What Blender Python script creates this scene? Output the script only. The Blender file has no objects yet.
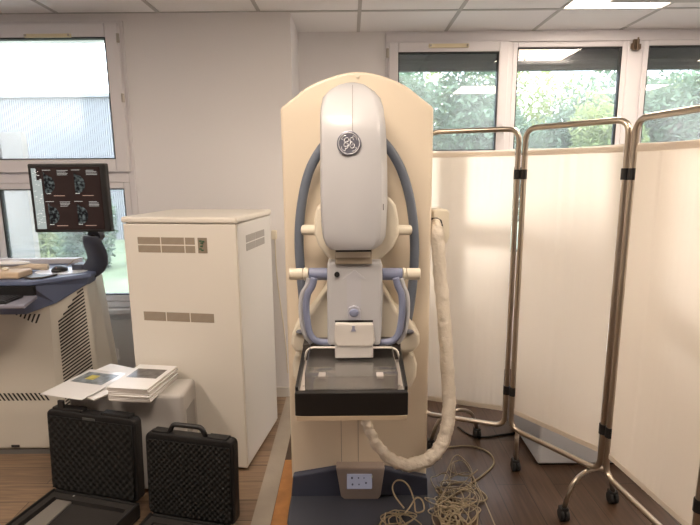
import bpy, bmesh, math, random
from mathutils import Vector, Matrix, Euler
random.seed(7)
PI = math.pi
C = bpy.context.scene.collection
S = bpy.context.scene
R = math.radians

# ------------------------------------------------------------------ camera
FPX = 500.0
CAMZ = 1.5
Mc = (Matrix.Rotation(R(79.8), 3, 'X') @ Matrix.Rotation(R(-0.5), 3, 'Z'))
def ray(px, py): return Mc @ Vector(((px-350)/FPX, (262.5-py)/FPX, -1))
def at(px, py, Y):                    # point of a sight line on the upright plane y = Y
    v = ray(px, py); v = v*(Y/v.y); return Vector((v.x, v.y, v.z+CAMZ))
def on(px, py, z=0.0):                # point of a sight line on the level plane at height z
    v = ray(px, py); v = v*((z-CAMZ)/v.z); return Vector((v.x, v.y, v.z+CAMZ))
cd = bpy.data.cameras.new('camera'); cam = bpy.data.objects.new('camera', cd); C.objects.link(cam)
cd.sensor_width = 36; cd.lens = FPX/700*36; cd.clip_end = 200; cd.clip_start = 0.05
cam.matrix_world = Matrix.Translation((0, 0, CAMZ)) @ Mc.to_4x4()
S.camera = cam

# ------------------------------------------------------------------ materials
MATS = {}
def nt(name):
    m = bpy.data.materials.new(name); m.use_nodes = True
    t = m.node_tree; t.nodes.clear()
    o = t.nodes.new('ShaderNodeOutputMaterial'); return m, t, o
def mat(name, col, rough=0.5, metal=0.0, bump=0.0, bscale=60, var=0.0, vscale=6, coat=0.0, spec=0.5, emit=None, estr=0):
    if name in MATS: return MATS[name]
    m, t, o = nt(name)
    p = t.nodes.new('ShaderNodeBsdfPrincipled'); t.links.new(p.outputs[0], o.inputs[0])
    p.inputs['Base Color'].default_value = (*col, 1)
    p.inputs['Roughness'].default_value = rough; p.inputs['Metallic'].default_value = metal
    p.inputs['Coat Weight'].default_value = coat; p.inputs['Specular IOR Level'].default_value = spec
    tc = t.nodes.new('ShaderNodeTexCoord')
    if var > 0:
        n = t.nodes.new('ShaderNodeTexNoise'); n.inputs['Scale'].default_value = vscale; n.inputs['Detail'].default_value = 4
        t.links.new(tc.outputs['Object'], n.inputs['Vector'])
        cr = t.nodes.new('ShaderNodeValToRGB')
        cr.color_ramp.elements[0].position = .3; cr.color_ramp.elements[1].position = .7
        cr.color_ramp.elements[0].color = (*[c*(1-var) for c in col], 1); cr.color_ramp.elements[1].color = (*[min(1, c*(1+var)) for c in col], 1)
        t.links.new(n.outputs[0], cr.inputs[0]); t.links.new(cr.outputs[0], p.inputs['Base Color'])
    if bump > 0:
        n = t.nodes.new('ShaderNodeTexNoise'); n.inputs['Scale'].default_value = bscale; n.inputs['Detail'].default_value = 3
        t.links.new(tc.outputs['Object'], n.inputs['Vector'])
        b = t.nodes.new('ShaderNodeBump'); b.inputs['Strength'].default_value = bump; b.inputs['Distance'].default_value = .01
        t.links.new(n.outputs[0], b.inputs['Height']); t.links.new(b.outputs[0], p.inputs['Normal'])
    if emit:
        p.inputs['Emission Color'].default_value = (*emit, 1); p.inputs['Emission Strength'].default_value = estr
    MATS[name] = m; return m
def emis(name, col, s):
    m, t, o = nt(name); e = t.nodes.new('ShaderNodeEmission'); e.inputs[0].default_value = (*col, 1); e.inputs[1].default_value = s
    t.links.new(e.outputs[0], o.inputs[0]); return m
def glass_mat(name, tint, gloss, rough=0.0, ior=1.5, haze=0.0):
    m, t, o = nt(name)
    tr = t.nodes.new('ShaderNodeBsdfTransparent'); tr.inputs[0].default_value = (*tint, 1)
    g = t.nodes.new('ShaderNodeBsdfGlossy'); g.inputs['Roughness'].default_value = rough
    f = t.nodes.new('ShaderNodeFresnel'); f.inputs[0].default_value = ior
    mu = t.nodes.new('ShaderNodeMath'); mu.operation = 'MULTIPLY'; mu.inputs[1].default_value = gloss
    mx = t.nodes.new('ShaderNodeMixShader')
    t.links.new(f.outputs[0], mu.inputs[0]); t.links.new(mu.outputs[0], mx.inputs[0])
    t.links.new(tr.outputs[0], mx.inputs[1]); t.links.new(g.outputs[0], mx.inputs[2])
    if haze:                                  # patchy milky veil mixed in to paint haze on clear panes
        tl = t.nodes.new('ShaderNodeBsdfTranslucent'); tl.inputs[0].default_value = (.9, .9, .9, 1)
        n = t.nodes.new('ShaderNodeTexNoise'); n.inputs['Scale'].default_value = 2.5; n.inputs['Detail'].default_value = 3
        tc = t.nodes.new('ShaderNodeTexCoord'); t.links.new(tc.outputs['Object'], n.inputs['Vector'])
        m2 = t.nodes.new('ShaderNodeMath'); m2.operation = 'MULTIPLY'; m2.inputs[1].default_value = haze*2; t.links.new(n.outputs[0], m2.inputs[0])
        mx2 = t.nodes.new('ShaderNodeMixShader'); t.links.new(m2.outputs[0], mx2.inputs[0])
        t.links.new(mx.outputs[0], mx2.inputs[1]); t.links.new(tl.outputs[0], mx2.inputs[2]); t.links.new(mx2.outputs[0], o.inputs[0])
    else: t.links.new(mx.outputs[0], o.inputs[0])
    return m
def fabric_mat(name, col, trans):
    m, t, o = nt(name)
    d = t.nodes.new('ShaderNodeBsdfDiffuse'); d.inputs[0].default_value = (*col, 1)
    tl = t.nodes.new('ShaderNodeBsdfTranslucent'); tl.inputs[0].default_value = (*col, 1)
    mx = t.nodes.new('ShaderNodeMixShader'); mx.inputs[0].default_value = trans
    tc = t.nodes.new('ShaderNodeTexCoord'); mp = t.nodes.new('ShaderNodeMapping'); mp.inputs['Scale'].default_value = (700, 700, 700)
    n = t.nodes.new('ShaderNodeTexNoise'); n.inputs['Scale'].default_value = 1
    b = t.nodes.new('ShaderNodeBump'); b.inputs['Strength'].default_value = .15; b.inputs['Distance'].default_value = .001
    t.links.new(tc.outputs['Object'], mp.inputs[0]); t.links.new(mp.outputs[0], n.inputs['Vector']); t.links.new(n.outputs[0], b.inputs['Height'])
    t.links.new(b.outputs[0], d.inputs['Normal'])
    t.links.new(d.outputs[0], mx.inputs[1]); t.links.new(tl.outputs[0], mx.inputs[2]); t.links.new(mx.outputs[0], o.inputs[0])
    return m
def wood_floor(name, c1, c2, along_x, rough, plank=.14):
    m, t, o = nt(name)
    p = t.nodes.new('ShaderNodeBsdfPrincipled'); t.links.new(p.outputs[0], o.inputs[0]); p.inputs['Roughness'].default_value = rough
    tc = t.nodes.new('ShaderNodeTexCoord'); mp = t.nodes.new('ShaderNodeMapping')
    if not along_x: mp.inputs['Rotation'].default_value = (0, 0, PI/2)
    t.links.new(tc.outputs['Object'], mp.inputs[0])
    br = t.nodes.new('ShaderNodeTexBrick'); br.inputs['Scale'].default_value = 1
    br.inputs['Brick Width'].default_value = 1.1; br.inputs['Row Height'].default_value = plank
    br.inputs['Mortar Size'].default_value = .0022; br.inputs['Mortar Smooth'].default_value = .2; br.inputs['Bias'].default_value = 0
    br.inputs['Color1'].default_value = (*c1, 1); br.inputs['Color2'].default_value = (*c2, 1)
    br.inputs['Mortar'].default_value = (*[c*.35 for c in c2], 1); br.offset = .37
    t.links.new(mp.outputs[0], br.inputs['Vector'])
    mg = t.nodes.new('ShaderNodeMapping'); mg.inputs['Scale'].default_value = (2.2, 34, 1); t.links.new(mp.outputs[0], mg.inputs[0])
    n = t.nodes.new('ShaderNodeTexNoise'); n.inputs['Scale'].default_value = 1.6; n.inputs['Detail'].default_value = 8; n.inputs['Distortion'].default_value = .8
    t.links.new(mg.outputs[0], n.inputs['Vector'])
    cr = t.nodes.new('ShaderNodeValToRGB'); cr.color_ramp.elements[0].position = .3; cr.color_ramp.elements[1].position = .72
    cr.color_ramp.elements[0].color = (.55, .52, .5, 1); cr.color_ramp.elements[1].color = (1.25, 1.2, 1.15, 1)
    t.links.new(n.outputs[0], cr.inputs[0])
    mx = t.nodes.new('ShaderNodeMixRGB'); mx.blend_type = 'MULTIPLY'; mx.inputs[0].default_value = .8
    t.links.new(br.outputs[0], mx.inputs[1]); t.links.new(cr.outputs[0], mx.inputs[2]); t.links.new(mx.outputs[0], p.inputs['Base Color'])
    b = t.nodes.new('ShaderNodeBump'); b.inputs['Strength'].default_value = .15; b.inputs['Distance'].default_value = .003
    t.links.new(n.outputs[0], b.inputs['Height']); t.links.new(b.outputs[0], p.inputs['Normal'])
    return m
def ceil_mat():
    m, t, o = nt('ceiling_tiles')
    p = t.nodes.new('ShaderNodeBsdfPrincipled'); t.links.new(p.outputs[0], o.inputs[0]); p.inputs['Roughness'].default_value = .9
    tc = t.nodes.new('ShaderNodeTexCoord')
    n = t.nodes.new('ShaderNodeTexNoise'); n.inputs['Scale'].default_value = 180; n.inputs['Detail'].default_value = 3
    t.links.new(tc.outputs['Object'], n.inputs['Vector'])
    cr = t.nodes.new('ShaderNodeValToRGB'); cr.color_ramp.elements[0].color = (.84, .84, .85, 1); cr.color_ramp.elements[1].color = (.93, .93, .94, 1)
    t.links.new(n.outputs[0], cr.inputs[0]); t.links.new(cr.outputs[0], p.inputs['Base Color'])
    b = t.nodes.new('ShaderNodeBump'); b.inputs['Strength'].default_value = .3; b.inputs['Distance'].default_value = .002
    t.links.new(n.outputs[0], b.inputs['Height']); t.links.new(b.outputs[0], p.inputs['Normal'])
    return m

M_wall = mat('painted_wall', (.80, .785, .80), .75, bump=.08, bscale=220)
M_ceil = ceil_mat()
M_grid = mat('ceiling_grid', (.50, .50, .50), .6)
M_floorL = wood_floor('oak_floor', (.28, .195, .13), (.22, .15, .10), True, .42)
M_floorR = wood_floor('walnut_floor', (.105, .064, .042), (.08, .048, .031), False, .33)
M_strip = mat('floor_strip', (.36, .31, .255), .6, var=.12, vscale=5, bump=.1, bscale=90)
M_orange = mat('orange_board', (.42, .19, .06), .5, var=.2, vscale=14)
M_pvc = mat('window_pvc', (.74, .72, .75), .4)
M_seal = mat('black_seal', (.015, .015, .018), .5)
M_glass = glass_mat('window_glass', (.95, .955, .97), 1.6, haze=.055)
M_vent = mat('yellowed_plastic', (.72, .64, .45), .5)
M_metal = mat('dull_steel', (.45, .42, .38), .35, 1.0)
M_chrome = mat('bronzed_chrome', (.52, .45, .37), .28, 1.0)
M_black = mat('black_plastic', (.012, .012, .013), .42)
M_rubber = mat('black_rubber', (.02, .02, .02), .7)
M_cream = mat('cream_enamel', (.80, .70, .56), .38, coat=.15, var=.02, vscale=2)
M_creamd = mat('cream_plastic', (.76, .70, .58), .42)
M_head = mat('pale_grey_plastic', (.52, .525, .55), .36, coat=.2, bump=.03, bscale=300)
M_lilac = mat('lilac_plastic', (.23, .26, .39), .38, coat=.1)
M_hoop = mat('slate_blue_rubber', (.14, .165, .215), .45)
M_base = mat('dark_blue_grey', (.055, .063, .10), .5)
M_foot = mat('foot_grey', (.055, .060, .08), .45)
M_taupe = mat('taupe_plastic', (.36, .30, .27), .4)
M_cab = mat('cabinet_enamel', (.84, .80, .73), .42, bump=.02, bscale=400)
M_ventgrey = mat('vent_grey', (.36, .33, .31), .7)
M_low = mat('low_cabinet_grey', (.52, .50, .48), .45, bump=.04, bscale=300)
M_cart = mat('cart_shell', (.66, .63, .56), .42)
M_deck = mat('cart_deck_blue', (.13, .165, .28), .42)
M_arm = mat('arm_slate', (.05, .058, .085), .4)
M_paper = mat('white_paper', (.86, .86, .87), .45)
M_page = mat('page_edges', (.74, .70, .66), .7)
M_sheet = glass_mat('clear_plastic', (.95, .94, .93), 2.2, .08, haze=.07)  # painted haze pales what shows through the paddle
M_detector = mat('black_carbon', (.014, .013, .013), .3, coat=.4)
M_tray = mat('tray_floor_grey', (.68, .63, .58), .3)
M_fab = fabric_mat('curtain_cloth', (.86, .79, .70), .42)
M_hem = fabric_mat('curtain_hem', (.86, .79, .70), .38)
M_sleeve = mat('cable_sleeve_cloth', (.74, .67, .57), .75, bump=1.0, bscale=38)
M_cable = mat('beige_cable', (.36, .29, .19), .5)
M_foam = mat('charcoal_foam', (.006, .0058, .0055), .85, bump=.3, bscale=300)
M_case = mat('case_shell', (.008, .008, .009), .5, bump=.2, bscale=260)
M_plate = mat('grey_plate', (.20, .185, .17), .35)

# ------------------------------------------------------------------ mesh helpers
def BM(): return bmesh.new()
def box(bm, x0, x1, y0, y1, z0, z1):
    v = [bm.verts.new(p) for p in ((x0,y0,z0),(x1,y0,z0),(x1,y1,z0),(x0,y1,z0),(x0,y0,z1),(x1,y0,z1),(x1,y1,z1),(x0,y1,z1))]
    for f in ((0,3,2,1),(4,5,6,7),(0,1,5,4),(1,2,6,5),(2,3,7,6),(3,0,4,7)): bm.faces.new([v[i] for i in f])
    return bm
def B(*a): return box(BM(), *a)
def prism(bm, pts, y0, y1):            # outline in x,z extruded from y0 to y1
    a = [bm.verts.new((x, y0, z)) for x, z in pts]; b = [bm.verts.new((x, y1, z)) for x, z in pts]
    bm.faces.new(a); bm.faces.new(b[::-1])
    n = len(pts)
    for i in range(n): bm.faces.new((a[i], b[i], b[(i+1) % n], a[(i+1) % n]))
    return bm
def slab(bm, pts, z0, z1):             # outline in x,y extruded from z0 to z1
    a = [bm.verts.new((x, y, z0)) for x, y in pts]; b = [bm.verts.new((x, y, z1)) for x, y in pts]
    bm.faces.new(a); bm.faces.new(b[::-1]); n = len(pts)
    for i in range(n): bm.faces.new((a[i], b[i], b[(i+1) % n], a[(i+1) % n]))
    return bm
def catmull(pts, k=8, closed=False):
    P = [Vector(p) for p in pts]; out = []
    n = len(P); rng = range(n if closed else n-1)
    for i in rng:
        p1, p2 = P[i], P[(i+1) % n]
        p0 = P[(i-1) % n] if (closed or i > 0) else p1 + (p1-p2)
        p3 = P[(i+2) % n] if (closed or i < n-2) else p2 + (p2-p1)
        for s in range(k):
            u = s/k
            out.append(.5*((2*p1) + (p2-p0)*u + (2*p0-5*p1+4*p2-p3)*u*u + (3*p1-p0-3*p2+p3)*u**3))
    if not closed: out.append(P[-1])
    return out
def tube(bm, pts, r, seg=10, closed=False):     # r may be a function of the point index
    P = [Vector(p) for p in pts]; n = len(P); rings = []
    t0 = (P[1]-P[0]).normalized(); up = Vector((0, 0, 1)) if abs(t0.z) < .9 else Vector((0, 1, 0))
    nrm = (up - t0*up.dot(t0)).normalized()
    for i in range(n):
        a = P[i-1] if (i > 0 or closed) else P[0]; b = P[(i+1) % n] if (i < n-1 or closed) else P[-1]
        t = (b-a).normalized() if (b-a).length > 1e-9 else t0
        nrm = (nrm - t*nrm.dot(t)); nrm = nrm.normalized() if nrm.length > 1e-6 else Vector((1, 0, 0))
        bi = t.cross(nrm); rr = r(i) if callable(r) else r
        rings.append([bm.verts.new(P[i] + (nrm*math.cos(2*PI*s/seg) + bi*math.sin(2*PI*s/seg))*(rr[s] if isinstance(rr, list) else rr)) for s in range(seg)])
    for i in range(n if closed else n-1):
        A, Bq = rings[i], rings[(i+1) % n]
        for s in range(seg): bm.faces.new((A[s], A[(s+1) % seg], Bq[(s+1) % seg], Bq[s]))
    if not closed: bm.faces.new(rings[0][::-1]); bm.faces.new(rings[-1])
    return bm
def rounded(pts, r, k=5, closed=False):   # polyline with rounded corners
    P = [Vector(p) for p in pts]; n = len(P); out = []
    for i in range(n):
        if not closed and i in (0, n-1): out.append(P[i]); continue
        a, b, c = P[i-1], P[i], P[(i+1) % n]
        d1 = (a-b); d2 = (c-b); q = min(r, d1.length*.48, d2.length*.48)
        s = b + d1.normalized()*q; e = b + d2.normalized()*q
        for j in range(k+1):
            u = j/k; out.append(s*(1-u)**2 + b*2*u*(1-u) + e*u*u)
    return out
def disc(bm, c, rx, rz, y0, y1, n=32):
    return prism(bm, [(c[0]+rx*math.cos(2*PI*i/n), c[1]+rz*math.sin(2*PI*i/n)) for i in range(n)], y0, y1)
def sphere(bm, c, rx, ry, rz, u=16, v=10):
    r = bmesh.ops.create_uvsphere(bm, u_segments=u, v_segments=v, radius=1)
    for q in r['verts']: q.co = Vector((c[0]+q.co.x*rx, c[1]+q.co.y*ry, c[2]+q.co.z*rz))
    return bm
def ob(name, bm, m, parent=None, bev=0, smooth=False, world=True, seg=2):
    bmesh.ops.recalc_face_normals(bm, faces=bm.faces)
    if parent is not None and world: bm.transform(WI[parent.name])
    me = bpy.data.meshes.new(name); bm.to_mesh(me); bm.free()
    o = bpy.data.objects.new(name, me); C.objects.link(o); me.materials.append(m)
    if parent is not None:
        o.parent = parent; WI[o.name] = WI[parent.name]
    else: WI[o.name] = Matrix.Identity(4)
    if bev:
        b = o.modifiers.new('bevel', 'BEVEL'); b.width = bev; b.segments = seg; b.limit_method = 'ANGLE'; b.angle_limit = R(35)
    if smooth:
        for f in me.polygons: f.use_smooth = True
        if bev == 0 and smooth == 'a':
            pass
    return o
WI = {}
def tag(o, label, cat, group=None, kind=None):
    o['label'] = label; o['category'] = cat
    if group: o['group'] = group
    if kind: o['kind'] = kind
    return o
def thing(name, label, cat, loc=(0, 0, 0), rz=0, group=None):
    o = bpy.data.objects.new(name, None); C.objects.link(o); o.location = loc; o.rotation_euler = (0, 0, rz); o.empty_display_size = .1
    WI[o.name] = (Matrix.Translation(loc) @ Matrix.Rotation(rz, 4, 'Z')).inverted()
    return tag(o, label, cat, group)
def struct(name, bm, m, parent=None, **k):
    o = ob(name, bm, m, parent, **k)
    if parent is None: o['kind'] = 'structure'
    return o

# ------------------------------------------------------------------ room
H = 2.45; YL = 3.2; YR = 3.65; XP = -.345        # pier front, window wall, pier end
XA, XB, YB = -3.4, 4.6, -3.8
struct('floor', slab(BM(), [(XA, YB), (-.44, YB), (-.44, 3.9), (XA, 3.9)], -.06, 0), M_floorL)
ob('floor_walnut', slab(BM(), [(-.355, YB), (XB, YB), (XB, 3.9), (-.355, 3.9)], -.06, 0), M_floorR)['kind'] = 'structure'
bpy.data.objects['floor_walnut'].name = 'floor.001'
struct('trim_1', slab(BM(), [(-.44, YB), (-.355, YB), (-.355, 3.9), (-.44, 3.9)], -.06, .004), M_strip)
struct('trim_2', slab(BM(), [(-.352, 1.2), (-.275, 1.2), (-.275, 2.42), (-.352, 2.42)], 0, .006), M_orange)

# ceiling with its T-bar grid, open where the lamp tiles sit
LAMPS = [(1.57, 2.9), (1.57, 1.1), (-.23, 1.1), (-2.03, 1.1), (3.37, 2.9), (3.37, 1.1)]
cb = BM()
gx = [-.23 + .6*i + .3 for i in range(-6, 9)]; gy = [3.2-.6*i for i in range(0, 12)]
xs = [XA] + [g for g in gx if XA < g < XB] + [XB]; ys = sorted([YB] + [g for g in gy if YB < g < 3.9] + [3.9])
for i in range(len(xs)-1):
    for j in range(len(ys)-1):
        cx, cy = (xs[i]+xs[i+1])/2, (ys[j]+ys[j+1])/2
        if any(abs(cx-a) < .2 and abs(cy-b) < .2 for a, b in LAMPS): continue
        box(cb, xs[i], xs[i+1], ys[j], ys[j+1], H, H+.08)
struct('ceiling', cb, M_ceil)
g = BM()
for x in gx:
    if XA < x < XB:
        box(g, x-.011, x+.011, YB, YR if x > XP else YL, H-.004, H)
for y in gy:
    if YB < y < 3.5: box(g, XA, XB, y-.011, y+.011, H-.0045, H-.0002)
struct('trim_3', g, M_grid)

# left wall: pier, wall under and above the window
Wx0, Wx1 = -2.75, -1.345; Wz0, Wz1 = .64, 2.405
struct('wall_left', B(Wx1, XP, YL, YL+.55, 0, H), M_wall)
w = BM(); box(w, XA, Wx1, YL, YL+.25, 0, Wz0); box(w, XA, Wx1, YL, YL+.25, Wz1, H); box(w, XA, Wx0, YL, YL+.25, Wz0, Wz1)
struct('wall_left.001', w, M_wall)
RX0, RX1 = .255, 4.2; RZ0, RZ1 = .85, 2.44
w = BM(); box(w, XP, RX0, YR, YR+.25, 0, H); box(w, RX0, RX1, YR, YR+.25, 0, RZ0); box(w, RX1, XB, YR, YR+.25, 0, H); box(w, RX0, RX1, YR, YR+.25, RZ1, H)
struct('wall_back', w, M_wall)
struct('wall_side', B(XA-.12, XA, YB, 3.9, 0, H+.08), M_wall)
struct('wall_right', B(XB, XB+.12, YB, 3.9, 0, H+.08), M_wall)
struct('wall_front', B(XA, XB, YB-.12, YB, 0, H+.08), M_wall)
struct('baseboard_left', B(Wx1, XP+.012, YL-.012, YL, 0, .07), mat('baseboard_white', (.7, .68, .65), .5), bev=.003)
struct('baseboard_back', B(XP+.015, XB, YR-.012, YR, 0, .07), MATS['baseboard_white'], bev=.003)

def ring_frame(bm, x0, x1, z0, z1, w, y0, y1, wb=None):
    wb = wb or w
    box(bm, x0, x0+w, y0, y1, z0, z1); box(bm, x1-w, x1, y0, y1, z0, z1)
    box(bm, x0+w, x1-w, y0, y1, z1-w, z1); box(bm, x0+w, x1-w, y0, y1, z0, z0+wb)
def sash(root, x0, x1, z0, z1, y0, w=.075, th=.05, seal=True):
    b = BM(); ring_frame(b, x0, x1, z0, z1, w, y0, y0+th); f = ob('sash', b, M_pvc, root, bev=.006)
    if seal:
        b = BM(); ring_frame(b, x0+w, x1-w, z0+w, z1-w, .007, y0+.006, y0+th-.006); ob('seal', b, M_seal, f)
    ob('glass_pane', B(x0+w+.005, x1-w-.005, y0+.022, y0+.026, z0+w+.005, z1-w-.005), M_glass, f)
    return f
def win(name, x0, x1, z0, z1, y0, w, th=.07):
    b = BM(); ring_frame(b, x0, x1, z0, z1, w, y0, y0+th)
    o = struct(name, b, M_pvc, bev=.005); return o
# left window: outer frame in the wall plane, transom, tilted-open look upper sash, lower fixed pane
lw = win('window_1', Wx0, Wx1, Wz0, Wz1, YL-.01, .038)
ob('transom', B(Wx0+.04, Wx1-.038, YL-.012, YL+.06, 1.4525, 1.5175), M_pvc, lw, bev=.004)
ob('mullion', B(-2.32, -2.262, YL-.012, YL+.06, Wz0+.04, Wz1-.04), M_pvc, lw, bev=.004)
sash(lw, -2.26, Wx1-.02, 1.517, Wz1-.022, YL-.045, .078, .06)
sash(lw, -2.26, Wx1-.04, Wz0+.04, 1.453, YL-.005, .04, .05)
sash(lw, Wx0+.04, -2.322, Wz0+.04, 1.453, YL-.005, .04, .05)
sash(lw, Wx0+.04, -2.322, 1.517, Wz1-.04, YL-.005, .05, .05)
v = BM(); tl = at(25, 40, YL-.05); tr = at(71, 33, YL-.05)
box(v, tl.x, tr.x, YL-.06, YL-.045, tr.z-.026, tr.z-.004); tv = ob('trickle_vent', v, M_vent, lw, bev=.004)
for x in (tl.x+.01, tr.x-.01): ob('vent_knob', B(x-.006, x+.006, YL-.066, YL-.0605, tr.z-.02, tr.z-.008), M_metal, tv)
for py in (38, 98): 
    p = at(122, py, YL-.05); b = BM(); tube(b, [(Wx1-.018, YL-.05, p.z-.025), (Wx1-.018, YL-.05, p.z+.025)], .009, 10); ob('hinge', b, M_metal, lw)
struct('trim_4', B(Wx0, Wx1+.01, YL-.07, YL-.012, Wz0-.035, Wz0-.002), M_pvc, bev=.005)       # inner sill
struct('trim_5', B(XA, Wx1-.01, YL-.012, YL, .08, .56), mat('wall_panel_white', (.78, .78, .79), .5), bev=.004)

# right window band
rw = win('window_2', RX0, RX1, RZ0, RZ1, YR-.005, .03, .08)
ob('head_board', B(RX0+.005, RX1-.005, YR-.012, YR+.05, 2.375, RZ1-.002), M_pvc, rw, bev=.004)
def munt(x0, x1): return ob('mullion', B(x0, x1, YR-.008, YR+.06, RZ0+.03, 2.375), M_pvc, rw, bev=.004)
munt(1.10, 1.135); munt(1.925, 2.03); munt(2.82, 2.9); munt(3.5, 3.56)
sash(rw, RX0+.022, 1.10, 1.58, 2.373, YR-.035, .066, .055)
sash(rw, RX0+.022, 1.10, RZ0+.03, 1.56, YR-.015, .066, .055)
sash(rw, 1.135, 1.925, 1.58, 2.373, YR-.005, .034, .05)
sash(rw, 1.135, 1.925, RZ0+.03, 1.56, YR-.005, .034, .05)
sash(rw, 2.03, 2.82, 1.58, 2.373, YR-.02, .034, .05)
sash(rw, 2.03, 2.82, RZ0+.03, 1.56, YR-.02, .034, .05)
sash(rw, 2.9, 3.5, RZ0+.03, 2.373, YR-.02, .05, .05)
sash(rw, 3.56, 4.16, RZ0+.03, 2.373, YR-.02, .05, .05)
ob('mullion', B(RX0+.025, 2.82, YR-.003, YR+.05, 1.56, 1.58), M_pvc, rw)
a, b_ = at(429, 43, YR-.05), at(469, 49, YR-.05)
tv = ob('trickle_vent', B(a.x, b_.x, YR-.052, YR-.036, a.z-.03, a.z-.004), M_vent, rw, bev=.004)
for x in (a.x+.012, b_.x-.012): ob('vent_knob', B(x-.006, x+.006, YR-.058, YR-.0525, a.z-.023, a.z-.011), M_metal, tv)
ob('hinge', tube(BM(), [(RX0+.014, YR-.035, 2.27), (RX0+.014, YR-.035, 2.33)], .009, 10), M_metal, rw)
p = at(636, 44, YR-.03); b = BM(); box(b, p.x-.02, p.x+.02, YR-.04, YR-.021, p.z-.04, p.z+.03)
box(b, p.x-.032, p.x-.02, YR-.036, YR-.021, p.z-.03, p.z+.005); box(b, p.x+.02, p.x+.034, YR-.036, YR-.021, p.z-.035, p.z)
tube(b, [(p.x+.005, YR-.045, p.z-.045), (p.x+.005, YR-.045, p.z+.04)], .006, 8)
ob('latch', b, mat('tarnished_brass', (.14, .10, .07), .45, .8), rw, bev=.002)
p = at(503, 128, YR-.045); b = BM(); box(b, p.x-.012, p.x+.012, YR-.045, YR-.036, p.z-.03, p.z+.03); tube(b, [(p.x, YR-.05, p.z+.008), (p.x, YR-.065, p.z+.008), (p.x, YR-.065, p.z-.07)], .006, 8)
ob('window_handle', b, M_pvc, rw)
# roller shutter parked outside above the panes
b = BM(); box(b, .2, 4.2, 3.76, 3.79, 2.232, 2.28); box(b, .2, 4.2, 3.755, 3.80, 2.208, 2.23)
box(b, .2, 4.2, 3.765, 3.785, 2.282, 2.33); box(b, .2, 4.2, 3.77, 3.80, 2.332, 2.5)
tag(ob('roller_shutter', b, mat('shutter_grey', (.10, .10, .105), .5)), 'dark grey roller shutter rolled up outside above the right windows', 'shutter')

# ------------------------------------------------------------------ lamps
M_lamp = emis('lamp_diffuser', (1, .83, .67), 22.0)
for i, (x, y) in enumerate(LAMPS):
    lab = ['square warm ceiling panel lamp by the window wall, partly hidden by the grey housing', 'square warm ceiling panel lamp above the right side of the room',
           'square warm ceiling panel lamp above the middle of the room', 'square warm ceiling panel lamp above the console cart side',
           'square warm ceiling panel lamp by the windows beyond the right edge', 'square warm ceiling panel lamp on the far right side',
           'square warm ceiling panel lamp behind the camera, middle', 'square warm ceiling panel lamp behind the camera, right'][i]
    t = thing('ceiling_lamp', lab, 'ceiling lamp', (x, y, H), 0, 'ceiling panel lamps')
    ob('diffuser', B(x-.286, x+.286, y-.286, y+.286, H+.002, H+.012), M_lamp, t)
    b = BM(); ring = [(x-.297, x-.286, y-.297, y+.297), (x+.286, x+.297, y-.297, y+.297), (x-.286, x+.286, y-.297, y-.286), (x-.286, x+.286, y+.286, y+.297)]
    for q in ring: box(b, *q, H+.0005, H+.03)
    ob('lamp_frame', b, M_pvc, t)
# grey housing hung below the lamp by the window
hb = BM(); box(hb, 1.36, 2.9, 2.1, 2.98, 2.395, 2.44)
t = thing('ceiling_housing', 'flat grey metal housing hung under the ceiling lamp at upper right', 'ceiling unit', (2.1, 2.5, 2.4))
ob('housing_body', B(1.40, 2.9, 2.1, 2.90, 2.385, 2.415), mat('housing_grey', (.52, .52, .53), .5), t, bev=.006)
for x in (1.5, 2.7):
    for y in (2.2, 2.85): ob('hanger', tube(BM(), [(x, y, 2.41), (x, y, 2.4455)], .008, 8), M_metal, t)

# ------------------------------------------------------------------ mammography stand
gt = thing('mammography_machine', 'tall cream mammography machine with arched column, grey tube head and black tray', 'medical machine', (.037, 2.2, 0))
Yp = 2.10
def P2(lst, Y): return [(at(x, y, Y).x, at(x, y, Y).z) for x, y in lst]
def smooth2(pts, k=6):
    return [(p.x, p.y) for p in catmull([(x, z, 0) for x, z in pts], k)]
xl, xr = -.277, .345
arch = [(xl, 1.76)] + smooth2([(xl+.035, 1.785), (xl+.14, 1.855), (.037, 1.898), (xr-.14, 1.855), (xr-.035, 1.783)]) + [(xr, 1.757)]
ob('column', prism(BM(), [(xl, .10)] + arch + [(xr, .10)], Yp, Yp+.24), M_cream, gt, bev=.012, seg=3)
for px in (341, 358):
    a = at(px, 416, Yp); c = at(px+.6, 467, Yp); ob('seam', B(a.x-.0012, a.x+.0012, Yp-.001, Yp+.003, c.z, a.z+.5), mat('seam_grey', (.32, .27, .22), .6), gt)
p = at(357.5, 76, Yp); ob('screw_cap', disc(BM(), (p.x, p.z), .008, .008, Yp-.006, Yp), M_creamd, gt)
# base fascia and foot
fz = P2([(293, 476), (335, 469), (386, 469), (427.5, 478)], Yp-.03)
ob('base_fascia', prism(BM(), fz + [(xr+.004, .03), (xl-.004, .03)], Yp-.03, Yp+.26), M_base, gt, bev=.008)
foot = [(xl-.004, 2.42), (xl-.004, 1.99)] + [(xl+.09-.094*math.cos(a_), 1.94-.13*math.sin(a_)) for a_ in [R(15*i) for i in range(1, 6)]] + [(-.12, 1.80), (.19, 1.80)] + [(xr-.09+.094*math.sin(a_), 1.94-.13*math.cos(a_)) for a_ in [R(15*i) for i in range(1, 6)]] + [(xr+.004, 1.99), (xr+.004, 2.42)]
ob('foot_plate', slab(BM(), foot, .001, .04), M_foot, gt, bev=.01, seg=3)
hp = P2([(336, 468), (385, 468), (380.5, 497), (377, 500), (345, 500), (341, 497)], Yp-.055)
hsg = ob('display_housing', prism(BM(), hp, Yp-.055, Yp), M_taupe, gt, bev=.006)
lc = P2([(347, 474), (372, 474), (372, 488.5), (347, 488.5)], Yp-.056)
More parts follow.
